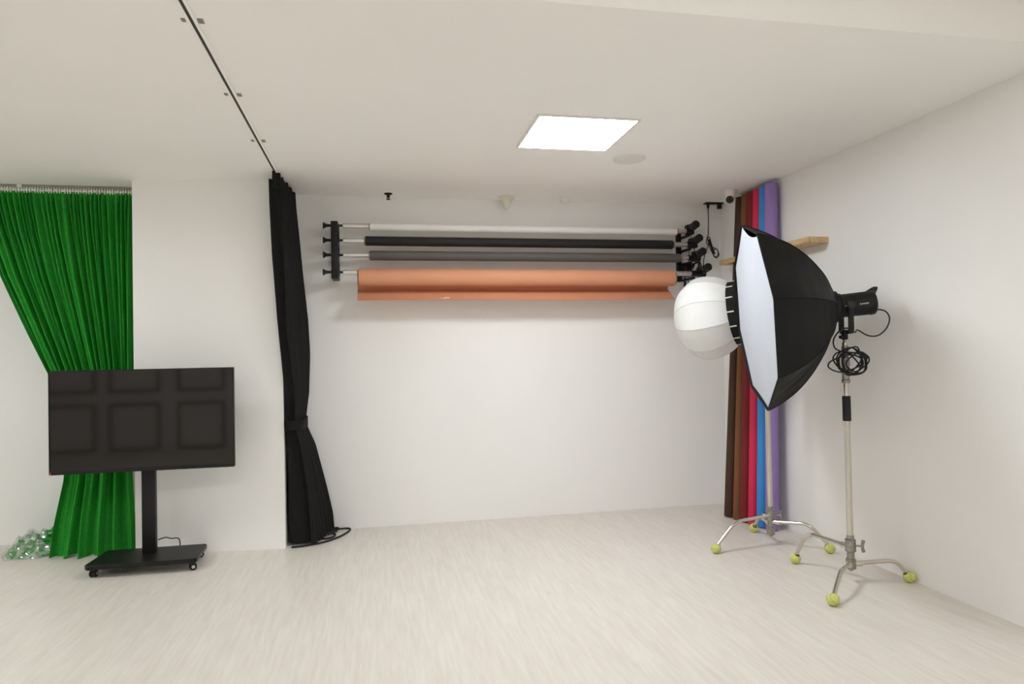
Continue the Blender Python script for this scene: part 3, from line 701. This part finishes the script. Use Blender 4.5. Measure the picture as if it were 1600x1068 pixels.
bm = B(); box(bm, (octa(5, 0.05, 0.97) - Vector((0.012, 0.012, 0.01))), (octa(5, 0.05, 0.97) + Vector((0.012, 0.012, 0.01))), 0.003); obj('rib_clip', bm, M['black_plastic'], t)

HC = OC + AX * 0.48
t = thing('studio_lamp', 'black cylindrical studio lamp behind the octagonal softbox, held in a yoke', 'lamp', HC)
bm = B(); lathe(bm, HC, AX, [(0, 0.070), (0.004, 0.076), (0.018, 0.076), (0.022, 0.070), (0.172, 0.070), (0.178, 0.073), (0.200, 0.072), (0.208, 0.062), (0.210, 0.05)], 40); obj('housing', bm, M['black_metal'], t)
bm = B()
hb = HC + AX * 0.182 + E2 * 0.060
tube(bm, smooth_path([hb - AX * 0.01, hb + AX * 0.012 + E2 * 0.012, hb + AX * 0.034 + E2 * 0.022, hb + AX * 0.052 + E2 * 0.020], 5), lambda q: 0.012 - 0.002 * q, 10)
tube(bm, smooth_path([hb + AX * 0.046 + E2 * 0.018, hb + AX * 0.034 - E2 * 0.004, hb + AX * 0.022 - E2 * 0.020], 5), 0.008, 10)
obj('tilt_handle', bm, M['black_plastic'], t)
PV = HC + AX * 0.047          # pivot of the yoke
NEAR = E1 if E1.y < 0 else -E1
bm = B()
SW = 0.088
def arm(s):
    a = PV + NEAR * (s * SW)
    Rm = Matrix((AX, E1, E2)).transposed()
    box(bm, (a.x - 0.018, a.y - 0.006, a.z - 0.155), (a.x + 0.018, a.y + 0.006, a.z + 0.018), 0.005)
arm(1); arm(-1)
a0 = PV + NEAR * SW; a1 = PV - NEAR * SW
lo_ = Vector((min(a0.x, a1.x), min(a0.y, a1.y), 0)); 
d = (a1 - a0); dz = Vector((0, 0, -0.158))
tube(bm, [a0 + dz, a1 + dz], 0.013, 10)
obj('yoke', bm, M['black_metal'], t)
for s in (1, -1):
    bm = B(); lathe(bm, PV + NEAR * (s * 0.069), NEAR * s, [(0, 0.016), (0.026, 0.016), (0.028, 0.021), (0.036, 0.021), (0.038, 0.017)], 20); obj('pivot_knob', bm, M['black_plastic'], t)
bm = B(); pz = PV.z - 0.158
lathe(bm, (ST1[0], ST1[1], pz + 0.008), (0, 0, -1), [(0, 0.014), (0.014, 0.018), (0.05, 0.018), (0.054, 0.013)], 18)
tube(bm, [PV + dz, Vector((ST1[0], ST1[1], pz))], 0.013, 10)
cyl(bm, (ST1[0] - 0.03, ST1[1] - 0.012, pz - 0.03), (ST1[0], ST1[1], pz - 0.03), 0.006, n=10); lathe(bm, (ST1[0] - 0.044, ST1[1] - 0.017, pz - 0.03), (1, 0.38, 0), [(0, 0.009), (0.014, 0.012), (0.016, 0.006)], 14)
obj('stand_adapter', bm, M['black_metal'], t)
# pale printed marks on the near side of the housing
bm = B()
def mark(s0, s1, h0, h1):
    def fn(u, v):
        s = lerp(s0, s1, u); ang = math.asin(lerp(h0, h1, v) / 0.0705)
        return HC + AX * s + (NEAR * math.cos(ang) + E2 * math.sin(ang)) * 0.0708
    sheet(bm, fn, 3, 2)
x = 0.012
for wd, h in ((0.008, 0.009), (0.004, 0.006), (0.004, 0.006), (0.006, 0.006)):
    mark(x, x + wd, -0.004 - h / 2, -0.004 + h / 2); x += wd + 0.002
mark(0.106, 0.112, -0.007, 0.002)
x = 0.117
for k in range(7): mark(x, x + 0.0042, -0.006, 0.001); x += 0.0055
o = obj('printed_marks', bm, M['letter'], t, False); o['kind'] = 'stuff'; o['label'] = 'small pale lettering too fine to read'

# power cord: loop from the lamp and a tangled coil hung on the stand
bm = B()
pb = HC + AX * 0.206 - E2 * 0.048
sx, sy = ST1
def wob(c, rx, rz, y, n, ph, tilt=0.0):
    return [(c[0] + rx * math.cos(2 * math.pi * k / n + ph) + tilt * math.sin(2 * math.pi * k / n + ph), y + 0.012 * math.sin(3 * (2 * math.pi * k / n) + ph), c[1] + rz * math.sin(2 * math.pi * k / n + ph)) for k in range(n)]
tube(bm, smooth_path([pb, pb + AX * 0.03, pb + AX * 0.062 - E2 * 0.018, pb + AX * 0.075 - E2 * 0.06, pb + AX * 0.05 - E2 * 0.115, pb - AX * 0.0 - E2 * 0.15, pb - AX * 0.055 - E2 * 0.145,
     pb - AX * 0.11 - E2 * 0.105, Vector((sx + 0.03, sy - 0.05, 1.475)), Vector((sx - 0.02, sy - 0.05, 1.500)), Vector((sx - 0.075, sy - 0.05, 1.480)), Vector((sx - 0.105, sy - 0.04, 1.430)), Vector((sx - 0.085, sy - 0.03, 1.380)), Vector((sx - 0.02, sy - 0.035, 1.355))], 8), 0.0042, 8)
cc_ = (sx + 0.005, 1.305)
for (rx, rz, dx, dzz, ph, tl, yo) in ((0.082, 0.080, 0.0, 0.0, 0.3, 0.0, -0.034), (0.070, 0.075, -0.008, 0.004, 1.1, 0.02, -0.040), (0.094, 0.062, 0.006, -0.010, 2.0, -0.02, -0.046), (0.062, 0.084, 0.012, 0.0, 0.0, 0.015, -0.038),
                                      (0.105, 0.050, -0.036, -0.012, 0.9, 0.03, -0.043), (0.088, 0.066, 0.030, -0.016, 2.6, 0.01, -0.036), (0.074, 0.070, -0.020, -0.010, 3.3, -0.03, -0.030), (0.066, 0.058, 0.046, -0.004, 4.1, 0.02, -0.042)):
    tube(bm, smooth_path(wob((cc_[0] + dx, cc_[1] + dzz), rx, rz, sy + yo, 12, ph, tl), 5, True), 0.0045, 7, True)
box(bm, (sx + 0.078, sy - 0.052, 1.318), (sx + 0.118, sy - 0.030, 1.342), 0.005, rot=Matrix.Rotation(0.45, 3, 'Y'))
tag(obj('power_cord', bm, M['rubber']), 'black power cord looping from the lamp and coiled on the near light stand', 'cable')

# ---------------------------------------------------------------- round lantern with its lamp
LA = Vector((0.76, -0.64, 0.125)).normalized(); LC = Vector((2.431, 4.74, 1.6246))
L1 = LA.cross(Vector((0, 0, 1))).normalized(); L2 = L1.cross(LA)
t = thing('lantern_softbox', 'round white cloth lantern softbox on the rear light stand, left of the octagonal softbox', 'softbox', LC)
NG = 10; AL, AR, RL = 0.226, 0.312, 0.311; ST = 0.208
def prof_l(v):
    a = lerp(-math.pi / 2, math.asin(ST / AR), v)
    s = (AL if a < 0 else AR) * math.sin(a); return s, RL * math.cos(a)
for g in range(NG):
    bm = B()
    def gore(u, v):
        s, r = prof_l(v); th = 2 * math.pi * (g + u) / NG + 0.33
        ch = math.cos(math.pi / NG) / math.cos(math.pi * (2 * u - 1) / NG)
        rr = r * lerp(1, ch, 0.75)
        rr += 0.0022 * math.sin(60 * u) * math.sin(math.pi * u) * math.exp(-((v - 0.45) / 0.22) ** 2) * (1 if g % 2 == 0 else 0.35)
        return LC + LA * s + (L1 * math.cos(th) + L2 * math.sin(th)) * rr
    sheet(bm, gore, 24, 40, 0.001); obj('gore', bm, M['lantern'], t, True, 80)
    bm = B(); th = 2 * math.pi * g / NG + 0.33; pts = []
    for k in range(36):
        s, r = prof_l(0.02 + 0.98 * k / 35); pts.append(LC + LA * s + (L1 * math.cos(th) + L2 * math.sin(th)) * (r + 0.0005))
    tube(bm, pts, 0.0024, 6); obj('seam', bm, M['seam_cloth'], t)
sR, rR = prof_l(1.0)
bm = B(); lathe(bm, LC + LA * (sR - 0.006), LA, [(0, rR + 0.001), (0.002, rR + 0.006), (0.066, rR + 0.002), (0.070, rR - 0.01)], 60, True); obj('collar', bm, M['black_cloth'], t)
for k in range(14):
    th = 2 * math.pi * k / 14
    e = (L1 * math.cos(th) + L2 * math.sin(th)); tg = (L2 * math.cos(th) - L1 * math.sin(th)); p = LC + LA * (sR + 0.019) + e * (rR + 0.006)
    Rm = Matrix((LA, tg, e)).transposed()
    bm = B(); box(bm, p - Vector((0.024, 0.005, 0.002)), p + Vector((0.024, 0.005, 0.003)), 0.001, 1, rot=Rm); obj('collar_strap', bm, M['tick'], t)
hc2 = LC + LA * (sR + 0.068)
t = thing('lantern_lamp', 'black lamp head holding the round lantern, hidden behind the octagonal softbox', 'lamp', hc2)
bm = B(); lathe(bm, hc2, LA, [(0, 0.075), (0.015, 0.085), (0.03, 0.068), (0.22, 0.068), (0.23, 0.058)], 32); obj('housing', bm, M['black_metal'], t)
bm = B()
for s in (-1, 1):
    a = hc2 + LA * 0.16 + L1 * (0.076 * s); box(bm, (a.x - 0.016, a.y - 0.006, 1.50), (a.x + 0.016, a.y + 0.006, a.z + 0.016), 0.004)
tube(bm, [hc2 + LA * 0.16 + L1 * 0.076 + Vector((0, 0, 1.505 - (hc2 + LA * 0.16).z)), hc2 + LA * 0.16 - L1 * 0.076 + Vector((0, 0, 1.505 - (hc2 + LA * 0.16).z))], 0.012, 10)
obj('yoke', bm, M['black_metal'], t)
